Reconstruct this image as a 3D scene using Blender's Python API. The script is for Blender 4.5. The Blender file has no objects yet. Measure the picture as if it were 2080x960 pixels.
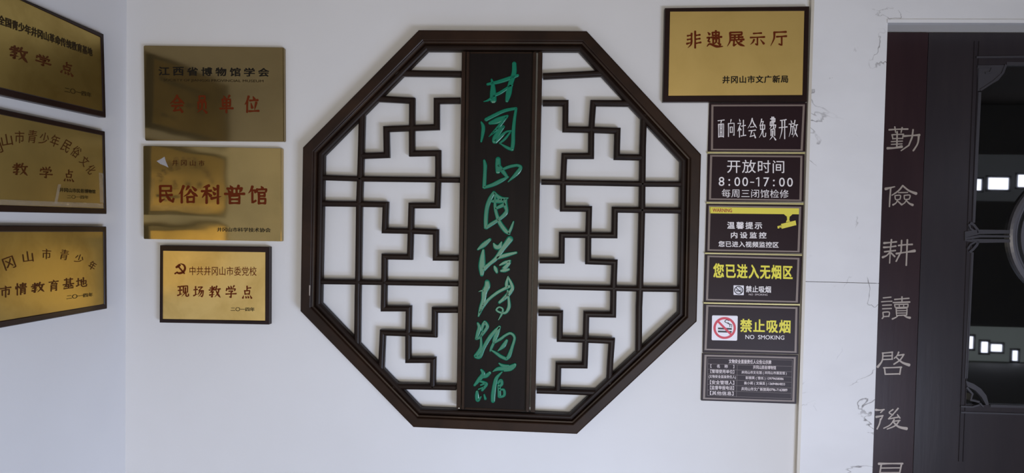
import bpy, bmesh, math
from mathutils import Vector, Matrix

# ------------------------------------------------------------------ camera, light, exposure
sc = bpy.context.scene
COL = sc.collection
FPX = 1300.0                       # focal length in pixels of the 2080 x 960 frame
YAW, PITCH, ROLL = 0.0540, 0.0265, 0.0189
cy_, sy_ = math.cos(YAW), math.sin(YAW)
cp_, sp_ = math.cos(PITCH), math.sin(PITCH)
cr_, sr_ = math.cos(ROLL), math.sin(ROLL)
MY = Matrix(((cy_, 0, sy_), (0, 1, 0), (-sy_, 0, cy_)))
MP = Matrix(((1, 0, 0), (0, cp_, -sp_), (0, sp_, cp_)))
MR = Matrix(((cr_, -sr_, 0), (sr_, cr_, 0), (0, 0, 1)))
MC = MR @ MP @ MY                  # world (right, down, forward) -> camera
CAM = Vector((0.0, -2.74, 1.6))


def wv(r):                         # (right, down, forward) row -> blender axes
    return Vector((r[0], r[2], -r[1]))


cam_data = bpy.data.cameras.new('camera')
cam = bpy.data.objects.new('camera', cam_data)
COL.objects.link(cam)
right, up, back = wv(MC[0]), -wv(MC[1]), -wv(MC[2])
cam.matrix_world = Matrix(((right.x, up.x, back.x, CAM.x), (right.y, up.y, back.y, CAM.y),
                           (right.z, up.z, back.z, CAM.z), (0, 0, 0, 1)))
cam_data.sensor_fit = 'HORIZONTAL'
cam_data.sensor_width = 36.0
cam_data.lens = FPX / 2080.0 * 36.0
cam_data.clip_start = 0.05
sc.camera = cam

sc.view_settings.view_transform = 'Standard'
sc.view_settings.look = 'None'
sc.view_settings.exposure = 0.0
sc.view_settings.gamma = 1.0
sc.view_settings.use_curve_mapping = False

world = bpy.data.worlds.new('sky')
sc.world = world
world.use_nodes = True
bg = world.node_tree.nodes['Background']
bg.inputs[0].default_value = (0.85, 0.9, 1.0, 1)
bg.inputs[1].default_value = 0.7


def area(name, loc, target, w, h, power, color):
    d = bpy.data.lights.new(name, 'AREA')
    d.shape = 'RECTANGLE'
    d.size, d.size_y, d.energy, d.color = w, h, power, color
    o = bpy.data.objects.new(name, d)
    o.location = loc
    o.rotation_euler = (Vector(target) - Vector(loc)).to_track_quat('-Z', 'Y').to_euler()
    COL.objects.link(o)
    return o


XL, XR, YF, ZF, ZC = -1.862, 8.2, -6.2, -0.25, 3.3     # left wall, right wall, front wall, floor, ceiling
# daylight through the open entrance in the front wall, low and bluish (bounced from the bright ground)
area('entrance_daylight', (2.2, -3.5, 0.0), (-1.3, 0, 0.35), 1.5, 0.7, 64, (0.70, 0.78, 1.0)).data.spread = math.radians(140)
area('hall_daylight', (0.2, -4.9, 0.9), (0.1, 0, 1.2), 2.2, 1.2, 58, (1.0, 0.92, 0.74))
# added bluish fill lamp near the floor, brightens the lower left corner
area('added_blue_fill', (0.9, -1.9, -0.15), (-1.86, 0, 0.25), 0.9, 0.3, 11, (0.46, 0.64, 1.0)).data.spread = math.radians(120)

# ------------------------------------------------------------------ pixel of the frame -> point on a plane of the place
DOOR_Y = 0.115                     # the door stands back in its opening


def ray(px, py):
    v = MC.transposed() @ Vector((px - 1040.0, py - 480.0, FPX))
    return wv(v)


def atB(px, py, h=0.0):            # back wall, h metres in front of it
    d = ray(px, py)
    return CAM + d * ((-h - CAM.y) / d.y)


def atL(px, py, h=0.0):            # left wall
    d = ray(px, py)
    return CAM + d * ((XL + h - CAM.x) / d.x)


def atD(px, py, h=0.0):            # door plane
    d = ray(px, py)
    return CAM + d * ((DOOR_Y - h - CAM.y) / d.y)


NORMAL = {atB: Vector((0, -1, 0)), atL: Vector((1, 0, 0)), atD: Vector((0, -1, 0))}

# ------------------------------------------------------------------ materials


def lin(c):
    return tuple(((x / 255) / 12.92 if x / 255 <= 0.04045 else ((x / 255 + 0.055) / 1.055) ** 2.4) for x in c)


def mat(name, rgb, rough=0.5, metal=0.0, coat=0.0, ior=None, spec=None):
    m = bpy.data.materials.new(name)
    m.use_nodes = True
    b = m.node_tree.nodes['Principled BSDF']
    b.inputs['Base Color'].default_value = (*lin(rgb), 1)
    b.inputs['Roughness'].default_value = rough
    b.inputs['Metallic'].default_value = metal
    b.inputs['Coat Weight'].default_value = coat
    b.inputs['Coat Roughness'].default_value = 0.15
    if ior:
        b.inputs['IOR'].default_value = ior
    if spec is not None:
        b.inputs['Specular IOR Level'].default_value = spec
    return m, m.node_tree.nodes, m.node_tree.links, b


def coords(n, l, scale=(1, 1, 1)):
    g = n.new('ShaderNodeNewGeometry')
    mp = n.new('ShaderNodeMapping')
    mp.inputs['Scale'].default_value = scale
    l.new(g.outputs['Position'], mp.inputs['Vector'])
    return mp.outputs['Vector']


def noise(n, l, vec, scale, detail=4, rough=0.5, dist=0.0):
    t = n.new('ShaderNodeTexNoise')
    t.inputs['Scale'].default_value = scale
    t.inputs['Detail'].default_value = detail
    t.inputs['Roughness'].default_value = rough
    t.inputs['Distortion'].default_value = dist
    l.new(vec, t.inputs['Vector'])
    return t.outputs['Fac']


def ramp(n, l, fac, stops):
    r = n.new('ShaderNodeValToRGB')
    e = r.color_ramp.elements
    while len(e) < len(stops):
        e.new(0.5)
    for k, (p, c) in enumerate(stops):
        e[k].position = p
        e[k].color = (*lin(c), 1)
    l.new(fac, r.inputs['Fac'])
    return r.outputs['Color']


def bump(n, l, b, fac, strength, distance):
    u = n.new('ShaderNodeBump')
    u.inputs['Strength'].default_value = strength
    u.inputs['Distance'].default_value = distance
    l.new(fac, u.inputs['Height'])
    l.new(u.outputs['Normal'], b.inputs['Normal'])


def paint(name, rgb):
    m, n, l, b = mat(name, rgb, 0.75)
    v = coords(n, l)
    c = ramp(n, l, noise(n, l, v, 1.3, 3), [(0.3, tuple(x - 4 for x in rgb)), (0.7, tuple(min(255, x + 3) for x in rgb))])
    l.new(c, b.inputs['Base Color'])
    bump(n, l, b, noise(n, l, v, 60, 4), 0.06, 0.004)
    return m


def wood(name, dark, light, rough, coat, stretch, spec=None):
    m, n, l, b = mat(name, dark, rough, coat=coat, spec=spec)
    v = coords(n, l, stretch)
    f = noise(n, l, v, 5, 6, 0.6, 0.6)
    l.new(ramp(n, l, f, [(0.35, dark), (0.7, light)]), b.inputs['Base Color'])
    bump(n, l, b, noise(n, l, v, 16, 4), 0.10, 0.002)
    return m


def marble():
    m, n, l, b = mat('white_marble', (226, 226, 230), 0.45, spec=0.25)
    v = coords(n, l, (1.0, 1.0, 1.6))
    cloud = ramp(n, l, noise(n, l, v, 2.2, 4, 0.55), [(0.30, (222, 222, 226)), (0.62, (230, 230, 234))])
    # sparse thin veins: a narrow slice of a warped noise, broken up by a second one
    f1 = noise(n, l, v, 2.3, 5, 0.5, 0.9)
    sl = n.new('ShaderNodeMath'); sl.operation = 'SUBTRACT'; sl.inputs[1].default_value = 0.52
    ab = n.new('ShaderNodeMath'); ab.operation = 'ABSOLUTE'
    l.new(f1, sl.inputs[0]); l.new(sl.outputs[0], ab.inputs[0])
    mr = n.new('ShaderNodeMapRange')
    mr.inputs['From Min'].default_value = 0.0; mr.inputs['From Max'].default_value = 0.007
    mr.inputs['To Min'].default_value = 1.0; mr.inputs['To Max'].default_value = 0.0
    l.new(ab.outputs[0], mr.inputs['Value'])
    f2 = noise(n, l, v, 4.0, 2)
    m2 = n.new('ShaderNodeMapRange')
    m2.inputs['From Min'].default_value = 0.54; m2.inputs['From Max'].default_value = 0.64
    l.new(f2, m2.inputs['Value'])
    mu = n.new('ShaderNodeMath'); mu.operation = 'MULTIPLY'
    l.new(mr.outputs[0], mu.inputs[0]); l.new(m2.outputs[0], mu.inputs[1])
    mx = n.new('ShaderNodeMix'); mx.data_type = 'RGBA'
    l.new(mu.outputs[0], mx.inputs['Factor'])
    l.new(cloud, mx.inputs['A'])
    mx.inputs['B'].default_value = (*lin((126, 122, 124)), 1)
    l.new(mx.outputs['Result'], b.inputs['Base Color'])
    return m


def gold_satin(name, a, c, rough=0.42, metal=0.75, spots=True, seed=0.0):
    m, n, l, b = mat(name, a, rough, metal)
    v = coords(n, l)
    f = noise(n, l, v, 5.0, 4, 0.6, 0.4)
    l.new(ramp(n, l, f, [(0.30, c), (0.55, a)]), b.inputs['Base Color'])
    bump(n, l, b, noise(n, l, v, 700, 2), 0.08, 0.0004)
    return m


def gold_mirror(name, a, rough, wave, metal=1.0):
    m, n, l, b = mat(name, a, rough, metal)
    v = coords(n, l, (1.0, 1.0, 2.2))
    f = noise(n, l, v, 3.2, 1.0, 0.4, 0.3)
    bump(n, l, b, f, 1.0, wave)
    g = noise(n, l, coords(n, l), 4, 4)
    l.new(ramp(n, l, g, [(0.3, tuple(int(x * 0.9) for x in a)), (0.65, a)]), b.inputs['Base Color'])
    return m


M = {}
M['wall'] = paint('white_wall_paint', (222, 220, 220))
M['ceiling'] = paint('brown_porch_ceiling', (120, 110, 102))
M['floor'] = paint('grey_stone_floor', (150, 148, 145))
M['marble'] = marble()
M['slab_edge'] = mat('beige_slab_edge', (205, 198, 186), 0.4)[0]
M['wood'] = wood('dark_brown_lacquered_wood', (33, 20, 13), (50, 32, 21), 0.42, 0.04, (1.0, 1.0, 1.0), 0.2)
M['wood_bar'] = wood('dark_brown_lattice_wood', (27, 17, 13), (37, 25, 19), 0.45, 0.0, (1.0, 1.0, 1.0), 0.2)
M['board'] = wood('near_black_signboard_wood', (20, 14, 13), (26, 19, 17), 0.5, 0.0, (4.0, 4.0, 0.5), 0.12)
M['plaque_frame'] = wood('dark_plaque_frame_wood', (30, 16, 14), (42, 24, 20), 0.38, 0.08, (1, 1, 1), 0.22)
M['green'] = mat('glossy_jade_green_paint', (8, 112, 85), 0.3, coat=0.15, spec=0.4)[0]
M['screw'] = mat('steel_screw', (200, 198, 192), 0.3, 1.0)[0]
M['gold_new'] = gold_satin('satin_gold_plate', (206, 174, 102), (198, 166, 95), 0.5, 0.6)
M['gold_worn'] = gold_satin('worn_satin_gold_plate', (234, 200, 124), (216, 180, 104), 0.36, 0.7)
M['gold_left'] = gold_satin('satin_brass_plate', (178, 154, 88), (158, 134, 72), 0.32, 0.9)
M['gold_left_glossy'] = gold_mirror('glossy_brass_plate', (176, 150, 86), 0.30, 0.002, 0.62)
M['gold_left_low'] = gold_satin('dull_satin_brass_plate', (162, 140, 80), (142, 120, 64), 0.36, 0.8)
M['brass'] = gold_mirror('polished_brass', (146, 126, 84), 0.10, 0.0018, 0.82)
M['brass_wavy'] = gold_mirror('wavy_polished_brass', (186, 160, 102), 0.08, 0.0028, 0.84)
M['ink_black'] = mat('black_lettering_paint', (22, 17, 11), 0.5, spec=0.2)[0]
M['ink_dull'] = mat('dull_brown_black_lettering_paint', (46, 32, 12), 0.5, spec=0.15)[0]
M['ink_red'] = mat('red_brown_lettering_paint', (98, 38, 12), 0.55, spec=0.1)[0]
M['ink_brown'] = mat('brown_lettering_paint', (74, 36, 8), 0.5, spec=0.15)[0]
M['sign'] = mat('dark_maroon_sign_face', (42, 27, 30), 0.38, spec=0.14)[0]
M['sign_line'] = mat('taupe_sign_border', (128, 112, 104), 0.45)[0]
M['sign_thin'] = mat('thin_grey_table_rule', (112, 100, 98), 0.5)[0]
M['gold_strip'] = mat('yellow_gold_edge_strip', (200, 188, 128), 0.35, 0.2)[0]
M['white_ink'] = mat('white_sign_lettering', (236, 230, 232), 0.5)[0]
M['pale_ink'] = mat('pale_grey_sign_lettering', (226, 214, 216), 0.5)[0]
M['yellow_ink'] = mat('yellow_sign_lettering', (235, 224, 60), 0.5)[0]
M['yellow_band'] = mat('yellow_sign_band', (228, 214, 70), 0.5)[0]
M['red_ink'] = mat('red_prohibition_ring', (206, 36, 62), 0.45)[0]
M['warn_ink'] = mat('red_brown_warning_lettering', (168, 60, 30), 0.5)[0]
M['pict_white'] = mat('white_pictogram_tile', (236, 232, 240), 0.4)[0]
M['pict_black'] = mat('black_pictogram', (26, 22, 28), 0.5)[0]
M['glint_mark'] = mat('pale_glint_scratch', (165, 162, 166), 0.8)[0]
M['jamb'] = wood('maroon_couplet_board', (44, 28, 32), (50, 33, 36), 0.36, 0.03, (4, 4, 0.5), 0.25)
M['door'] = wood('charcoal_brown_door_lacquer', (42, 37, 41), (48, 42, 45), 0.30, 0.03, (4, 4, 0.5), 0.4)
M['door_trim'] = mat('grey_carved_door_trim', (62, 60, 65), 0.32, coat=0.05)[0]
M['medallion'] = mat('grey_metal_medallion', (96, 95, 102), 0.3, 0.3)[0]
M['glass'] = mat('dark_tinted_door_glass', (5, 6, 7), 0.02, ior=2.3)[0]
M['recess'] = mat('black_medallion_recess', (16, 16, 18), 0.4)[0]
M['inlay'] = mat('dull_gold_grey_inlay', (168, 156, 146), 0.42, 0.15)[0]


def lit(name, rgb, s):
    m, n, l, b = mat(name, rgb, 0.5)
    b.inputs['Emission Color'].default_value = (*lin(rgb), 1)
    b.inputs['Emission Strength'].default_value = s
    return m


M['daylit_pane'] = lit('daylit_window_pane', (228, 234, 255), 11)
M['ground_glow'] = lit('dim_ground_glow', (215, 228, 228), 0.4)
M['upper_glow'] = lit('dim_upper_glow', (190, 196, 204), 0.16)
M['window_bar'] = mat('dark_window_frame', (40, 36, 36), 0.5)[0]

_film, n_, l_, b_ = mat('clear_plastic_film', (240, 235, 225), 0.08)
b_.inputs['Transmission Weight'].default_value = 0.0
b_.inputs['Alpha'].default_value = 0.16
b_.inputs['Coat Weight'].default_value = 1.0
b_.inputs['Coat Roughness'].default_value = 0.05
M['film'] = _film

# ------------------------------------------------------------------ object helpers


def tag(o, label=None, cat=None, group=None, kind=None):
    for k, v in (('label', label), ('category', cat), ('group', group), ('kind', kind)):
        if v:
            o[k] = v
    return o


def thing(name, loc, label, cat, group=None):
    o = bpy.data.objects.new(name, None)
    o.empty_display_size = 0.05
    o.location = loc
    COL.objects.link(o)
    return tag(o, label, cat, group)


def world_loc(o):
    v = Vector(o.location)
    while o.parent:
        o = o.parent
        v = v + Vector(o.location)
    return v


def build(name, bm, m, parent=None, smooth=False, label=None, kind=None):
    """bm is in world metres; links ONE mesh object"""
    off = world_loc(parent) if parent else None
    bmesh.ops.recalc_face_normals(bm, faces=bm.faces)
    c = sum((v.co for v in bm.verts), Vector()) / max(1, len(bm.verts))
    for v in bm.verts:
        v.co -= c
    me = bpy.data.meshes.new(name)
    bm.to_mesh(me)
    bm.free()
    me.materials.append(M[m] if isinstance(m, str) else m)
    if smooth:
        for p in me.polygons:
            p.use_smooth = True
    o = bpy.data.objects.new(name, me)
    COL.objects.link(o)
    o.location = c - off if off else c
    if parent:
        o.parent = parent
    if label:
        o['label'] = label
    if kind:
        o['kind'] = kind
    return o


def prism(bm, front, back):
    """closed solid between two matching loops of points"""
    f = [bm.verts.new(p) for p in front]
    b = [bm.verts.new(p) for p in back]
    bm.faces.new(f)
    bm.faces.new(b[::-1])
    k = len(f)
    for i in range(k):
        j = (i + 1) % k
        bm.faces.new((f[i], b[i], b[j], f[j]))


def slab(pts, at, h0, h1, bevel=0.0, bm=None, seg=2):
    """pixels -> solid plate whose front lies h1 and whose back lies h0 before the plane"""
    own = bm is None
    bm = bm or bmesh.new()
    nrm = NORMAL[at]
    fr = [at(x, y, h1) for x, y in pts]
    bk = [p - nrm * (h1 - h0) for p in fr]
    prism(bm, fr, bk)
    if own and bevel:
        bmesh.ops.bevel(bm, geom=list(bm.edges), offset=bevel, segments=seg, affect='EDGES', clamp_overlap=True)
    return bm


def box(bm, a, b):
    x0, y0, z0 = a
    x1, y1, z1 = b
    prism(bm, [Vector((x0, y0, z0)), Vector((x1, y0, z0)), Vector((x1, y0, z1)), Vector((x0, y0, z1))],
          [Vector((x0, y1, z0)), Vector((x1, y1, z0)), Vector((x1, y1, z1)), Vector((x0, y1, z1))])


def ring(outer, inner, at, profile, bm=None, closed=True):
    """frame: profile = [(t, h)...] t runs 0 (outer loop) .. 1 (inner loop), h height over the plane.
    the loops are pixels measured at the height of the frame's front"""
    bm = bm or bmesh.new()
    hm = max(h for t, h in profile)
    nrm = NORMAL[at]
    O = [at(x, y, hm) - nrm * hm for x, y in outer]
    I = [at(x, y, hm) - nrm * hm for x, y in inner]
    n = len(O)
    rows = []
    for t, h in profile:
        rows.append([bm.verts.new(O[i].lerp(I[i], t) + nrm * h) for i in range(n)])
    m = len(rows)
    for r in range(m):
        s = (r + 1) % m
        for i in range(n):
            j = (i + 1) % n
            bm.faces.new((rows[r][i], rows[r][j], rows[s][j], rows[s][i]))
    return bm


FRAME = [(0, 0.0), (0, 0.9), (0.12, 1.0), (0.88, 1.0), (1.0, 0.93), (1.0, 0.0)]


def scaled(profile, h):
    return [(t, k * h) for t, k in profile]


# --- a square of pixels -> unit square mapping with perspective


def homog(q):
    (x0, y0), (x1, y1), (x2, y2), (x3, y3) = q
    dx1, dx2, sx = x1 - x2, x3 - x2, x0 - x1 + x2 - x3
    dy1, dy2, sy = y1 - y2, y3 - y2, y0 - y1 + y2 - y3
    den = dx1 * dy2 - dx2 * dy1
    g = (sx * dy2 - dx2 * sy) / den
    h = (dx1 * sy - sx * dy1) / den
    a, b, c = x1 - x0 + g * x1, x3 - x0 + h * x3, x0
    d, e, f = y1 - y0 + g * y1, y3 - y0 + h * y3, y0

    def m(u, v):
        w = g * u + h * v + 1
        return (a * u + b * v + c) / w, (d * u + e * v + f) / w
    return m


def line_quad(l, r, hl, hr=None):
    """quad of pixels for a row of writing: left-middle, right-middle, heights"""
    hr = hr or hl
    return [(l[0], l[1] - hl / 2), (r[0], r[1] - hr / 2), (r[0], r[1] + hr / 2), (l[0], l[1] + hl / 2)]


def cell(cx, cy, w, h, deg=0.0):
    a = math.radians(deg)
    c, s = math.cos(a), math.sin(a)
    return [(cx + c * x - s * y, cy + s * x + c * y) for x, y in ((-w / 2, -h / 2), (w / 2, -h / 2), (w / 2, h / 2), (-w / 2, h / 2))]


def bq(x0, y0, x1, y1, lean=0.0):
    """upright box of pixels whose rows sink by lean from left to right"""
    return [(x0, y0), (x1, y0 + lean), (x1, y1 + lean), (x0, y1)]


def font_mesh(text, bold, gap):
    cu = bpy.data.curves.new('writing', 'FONT')
    cu.body = text
    cu.size = 1.0
    cu.extrude = 0.01
    cu.resolution_u = 3
    cu.space_character = gap
    o = bpy.data.objects.new('writing', cu)
    COL.objects.link(o)
    dg = bpy.context.evaluated_depsgraph_get()
    dg.update()
    me = bpy.data.meshes.new_from_object(o.evaluated_get(dg))
    bpy.data.objects.remove(o)
    bpy.data.curves.remove(cu)
    return me


def put_text(bm, text, quad, at, h, thick=0.0008, bold=0.0, gap=1.0):
    me = font_mesh(text, bold, gap)
    co = [v.co for v in me.vertices]
    x0, x1 = min(c.x for c in co), max(c.x for c in co)
    y0, y1 = min(c.y for c in co), max(c.y for c in co)
    m = homog(quad)
    vs = []
    x0, x1, y0, y1 = x0 - bold, x1 + bold, y0 - bold, y1 + bold
    shifts = [(0, 0)] if bold <= 0 else [(-bold, -bold), (bold, -bold), (-bold, bold), (bold, bold)]
    for k, (sx, sy) in enumerate(shifts):           # heavier weight: the same glyphs struck again slightly shifted
        vs = []
        for c in co:
            px, py = m((c.x + sx - x0) / (x1 - x0), 1 - (c.y + sy - y0) / (y1 - y0) if y1 - y0 > 0.15 else 0.5 - (c.y - y0) * 1.2)
            vs.append(bm.verts.new(at(px, py, h + (thick + k * 0.00003 if c.z > 0 else 0.0))))
        for p in me.polygons:
            try:
                bm.faces.new([vs[i] for i in p.vertices])
            except ValueError:
                pass
    bpy.data.meshes.remove(me)
    return bm


def text_obj(name, text, quad, at, h, m, parent, **k):
    bm = put_text(bmesh.new(), text, quad, at, h, **k)
    return build(name, bm, m, parent)


# --- brush strokes
PROF = {'h': (0.95, 0.62, 1.05), 's': (1.05, 0.78, 0.95), 'p': (1.1, 0.85, 0.18), 'n': (0.4, 0.9, 1.25, 0.35),
        'd': (0.35, 1.25), 'z': (0.85, 0.8, 0.8), 'k': (1.1, 0.7, 0.2)}


def prof(kind, t):
    p = PROF[kind]
    x = t * (len(p) - 1)
    i = min(int(x), len(p) - 2)
    return p[i] + (p[i + 1] - p[i]) * (x - i)


def catmull(P, n=6):
    out = []
    k = len(P)
    for i in range(k - 1):
        p0, p1, p2, p3 = P[max(i - 1, 0)], P[i], P[i + 1], P[min(i + 2, k - 1)]
        for s in range(n):
            t = s / n
            out.append(tuple(0.5 * (2 * b + (c - a) * t + (2 * a - 5 * b + 4 * c - d) * t * t + (3 * b - a - 3 * c + d) * t ** 3)
                             for a, b, c, d in zip(p0, p1, p2, p3)))
    out.append(P[-1])
    return out


def ribbon(bm, pts, at, h, thick, z=0.0, dome=0.0):
    """pts: pixels with widths (x, y, w); a flat-topped or domed stroke lying on the plane"""
    n = len(pts)
    nrm = NORMAL[at]
    prof_t = [-1, 1] if not dome else [-1, -0.86, -0.6, 0.6, 0.86, 1]
    rows = []
    dirs = []
    for i in range(n):
        a, b = pts[max(i - 1, 0)], pts[min(i + 1, n - 1)]
        dx, dy = b[0] - a[0], b[1] - a[1]
        q = math.hypot(dx, dy) or 1
        dirs.append((dx / q, dy / q))
    seq = []
    for cap in (0.15, 0.6):                         # rounded start
        seq.append((pts[0][0] - dirs[0][0] * pts[0][2] * 0.42 * (1 - cap), pts[0][1] - dirs[0][1] * pts[0][2] * 0.42 * (1 - cap),
                    pts[0][2] * (0.45 if cap < 0.5 else 0.85), dirs[0], 0.55 if cap < 0.5 else 0.9))
    for p, d in zip(pts, dirs):
        seq.append((p[0], p[1], p[2], d, 1.0))
    for cap in (0.6, 0.15):
        seq.append((pts[-1][0] + dirs[-1][0] * pts[-1][2] * 0.42 * (1 - cap), pts[-1][1] + dirs[-1][1] * pts[-1][2] * 0.42 * (1 - cap),
                    pts[-1][2] * (0.45 if cap < 0.5 else 0.85), dirs[-1], 0.55 if cap < 0.5 else 0.9))
    for x, y, w, d, hk in seq:
        row = []
        for t in prof_t:
            p = at(x - d[1] * w / 2 * t, y + d[0] * w / 2 * t, h)
            up_ = thick if not dome else (thick * 0.35 + dome * hk * math.sqrt(max(0.0, 1 - t ** 4)))
            row.append((p, p + nrm * (up_ + z)))
        rows.append(row)
    low = [[bm.verts.new(r[0][0]), bm.verts.new(r[-1][0])] for r in rows]
    top = [[bm.verts.new(q[1]) for q in r] for r in rows]
    for i in range(len(rows) - 1):
        for j in range(len(prof_t) - 1):
            bm.faces.new((top[i][j], top[i + 1][j], top[i + 1][j + 1], top[i][j + 1]))
        bm.faces.new((low[i][0], low[i + 1][0], top[i + 1][0], top[i][0]))
        bm.faces.new((low[i][1], top[i][-1], top[i + 1][-1], low[i + 1][1]))
    bm.faces.new([low[0][0]] + top[0] + [low[0][1]])
    bm.faces.new(([low[-1][0]] + top[-1] + [low[-1][1]])[::-1])


BRUSH = {
    '教': 'h 12,22 46,20;s 29,8 29,36;h 4,37 54,34;p 50,14 30,40 5,60;z 16,52 42,50 30,62;s 30,60 30,92 22,88;k 8,76 50,70;p 68,6 62,22 52,36;h 60,30 97,27;p 86,29 78,60 50,92;n 60,36 75,66 98,94',
    '学': 'd 24,6 32,20;d 48,3 53,17;p 78,3 66,20;s 12,24 8,40;z 12,28 90,26 82,40;z 30,44 68,42 50,56;z 50,54 51,92 38,86;h 4,66 96,62',
    '点': 's 48,4 48,36;h 48,20 82,17;s 26,38 30,66;z 26,40 74,37 68,66;h 30,64 68,62;d 16,76 8,94;d 36,78 40,92;d 56,77 62,91;d 76,74 90,94',
    '现': 'h 6,16 42,12;h 9,46 40,42;s 24,14 24,78;k 4,86 44,72;s 52,10 53,62;z 52,11 88,8 87,60;p 70,24 66,62 38,94;z 74,56 74,88 84,93 96,88 95,74',
    '场': 'h 4,36 36,32;s 20,8 20,76;k 2,84 38,70;z 44,14 84,10 48,44 92,40 86,80 78,92 70,86;p 62,44 40,78;p 78,42 70,66 46,92',
    '非': 's 36,14 36,58;p 36,56 32,78 10,98;h 8,28 36,24;h 8,50 36,46;k 4,74 36,66;s 60,2 60,98;h 62,26 92,22;h 62,48 92,44;h 62,72 98,66',
    '遗': 'z 36,12 76,10 74,28;s 36,12 37,28;h 37,28 74,27;s 56,2 56,38;h 28,40 90,37;s 40,48 40,72;z 40,48 76,46 76,72;p 58,54 56,68 34,84;d 64,70 82,82;d 8,10 18,22;z 4,42 20,40 10,62 20,66;n 4,92 20,78 60,92 98,92',
    '展': 'z 18,8 84,6 82,22;h 20,24 80,22;p 18,10 18,60 2,96;h 28,40 88,37;s 44,28 44,54;s 66,28 66,54;h 22,56 94,52;s 40,56 38,90;k 38,90 56,80;p 82,62 66,72;n 50,58 68,80 98,94',
    '示': 'h 24,12 76,9;h 4,40 96,36;z 50,40 50,92 38,84;p 28,54 20,72 4,88;d 70,54 92,82',
    '厅': 'h 24,10 96,7;p 26,12 24,50 4,96;h 40,38 98,34;z 70,38 70,92 54,84',
    '会': 'p 50,2 34,26 2,50;n 50,4 66,26 98,48;h 30,44 68,42;h 14,62 86,59;p 46,62 30,88;z 26,90 76,84;d 66,70 84,96',
    '员': 's 30,6 30,28;z 30,6 72,5 70,28;h 30,28 70,27;s 22,40 22,76;z 22,40 78,38 78,74;p 50,48 46,74 14,98;d 56,78 84,98',
    '单': 'd 30,4 40,18;p 72,2 60,18;s 22,24 24,62;z 22,25 78,23 76,60;h 24,43 76,42;h 24,61 76,60;h 4,76 96,73;s 50,24 50,98',
    '位': 'p 30,4 20,32 4,52;s 20,34 20,96;d 60,4 68,18;h 38,28 92,25;d 46,42 54,70;p 82,38 70,82;h 34,90 98,87',
    '民': 'z 18,8 80,7 78,34;h 18,34 80,33;s 18,8 18,90;k 18,92 44,76;h 20,58 84,55;n 48,34 62,70 86,92;s 88,92 93,76',
    '俗': 'p 26,4 16,32 2,50;s 17,34 17,96;p 52,6 38,28;d 70,6 88,26;p 62,26 50,46 28,62;n 62,28 78,46 98,60;s 46,64 47,94;z 46,65 80,63 78,94;h 47,92 79,91',
    '科': 'p 38,4 8,14;h 2,34 48,31;s 26,12 26,96;p 24,38 4,68;d 30,40 46,58;d 58,12 68,24;d 56,36 66,48;k 50,72 98,60;s 82,4 82,98',
    '普': 'd 28,2 36,14;p 70,2 62,14;h 14,18 86,16;s 38,18 38,44;s 60,18 60,44;d 18,26 26,38;p 82,24 74,38;h 2,47 98,45;s 26,56 27,98;z 26,57 74,55 73,98;h 27,76 73,75;h 27,96 73,95',
    '馆': 'p 22,4 16,22 2,40;z 14,26 42,24 36,36;z 22,36 22,92 40,80;d 68,2 74,12;s 48,18 44,32;z 48,20 96,18 92,32;s 56,36 56,96;z 56,37 86,36 86,54;h 56,55 86,54;z 56,70 90,69 89,95;h 56,94 89,93',
    '面': 'h 4,10 96,6;p 54,10 44,26;s 12,28 14,96;z 12,29 88,26 86,96;s 38,30 38,92;s 62,30 62,92;h 38,50 62,49;h 38,70 62,69;h 14,93 86,92',
    '向': 'p 48,2 38,22;s 12,24 12,98;z 12,25 88,22 88,92 76,88;s 36,44 37,76;z 36,45 66,43 64,76;h 37,74 64,73',
    '社': 'd 22,2 30,14;z 4,26 40,23 4,66;s 24,46 24,98;d 28,48 42,60;h 48,40 94,36;s 70,8 70,88;h 42,92 98,88',
    '免': 'p 38,2 26,22 8,38;z 32,16 62,14 48,30;s 20,34 22,56;z 20,34 80,32 78,54;h 22,55 78,54;p 50,34 42,70 4,98;z 56,56 56,86 66,94 90,92 94,74',
    '费': 'z 20,10 78,8 76,22;z 20,22 50,22 76,22;z 20,22 16,38 88,35 80,48;p 40,2 38,36 10,52;s 60,2 60,50;s 28,54 28,80;z 28,54 74,52 74,80;p 50,60 46,82 10,98;d 58,84 86,98',
    '开': 'h 16,12 86,8;h 2,46 98,42;p 36,12 34,60 8,98;s 68,10 68,98',
    '放': 'd 24,2 32,14;h 2,24 52,21;z 22,38 46,36 42,84 32,80;p 24,24 20,62 2,96;p 68,2 60,26 48,42;h 58,30 98,27;p 86,29 76,64 46,98;n 58,38 74,72 98,96',
    '市': 'd 46,2 52,14;h 4,22 96,20;s 20,38 21,80;z 20,39 82,37 80,80 70,76;s 50,22 50,98',
    '情': 's 22,2 22,98;d 8,24 12,44;d 32,22 36,34;h 44,14 94,12;h 48,26 90,24;s 68,2 68,40;h 40,40 98,37;s 52,50 50,98;z 52,51 88,49 87,96 78,92;h 54,64 86,63;h 54,78 86,77',
    '育': 'd 46,0 52,10;h 4,18 96,15;z 42,20 24,36 76,32;d 66,24 82,38;s 26,48 24,98;z 26,49 78,47 78,96 68,92;h 28,64 76,63;h 28,78 76,77',
    '基': 'h 12,16 88,13;s 32,4 32,58;s 68,4 68,58;h 34,30 66,29;h 34,44 66,43;h 2,60 98,56;p 34,60 24,74 6,84;n 66,58 78,72 96,82;s 50,64 50,94;h 30,78 70,77;h 8,96 92,93',
    '地': 'h 2,34 36,31;s 18,8 18,76;k 2,84 38,70;z 40,46 90,34 88,66 78,62;s 66,4 66,74;z 48,22 48,84 60,94 92,92 96,74',
}


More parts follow.
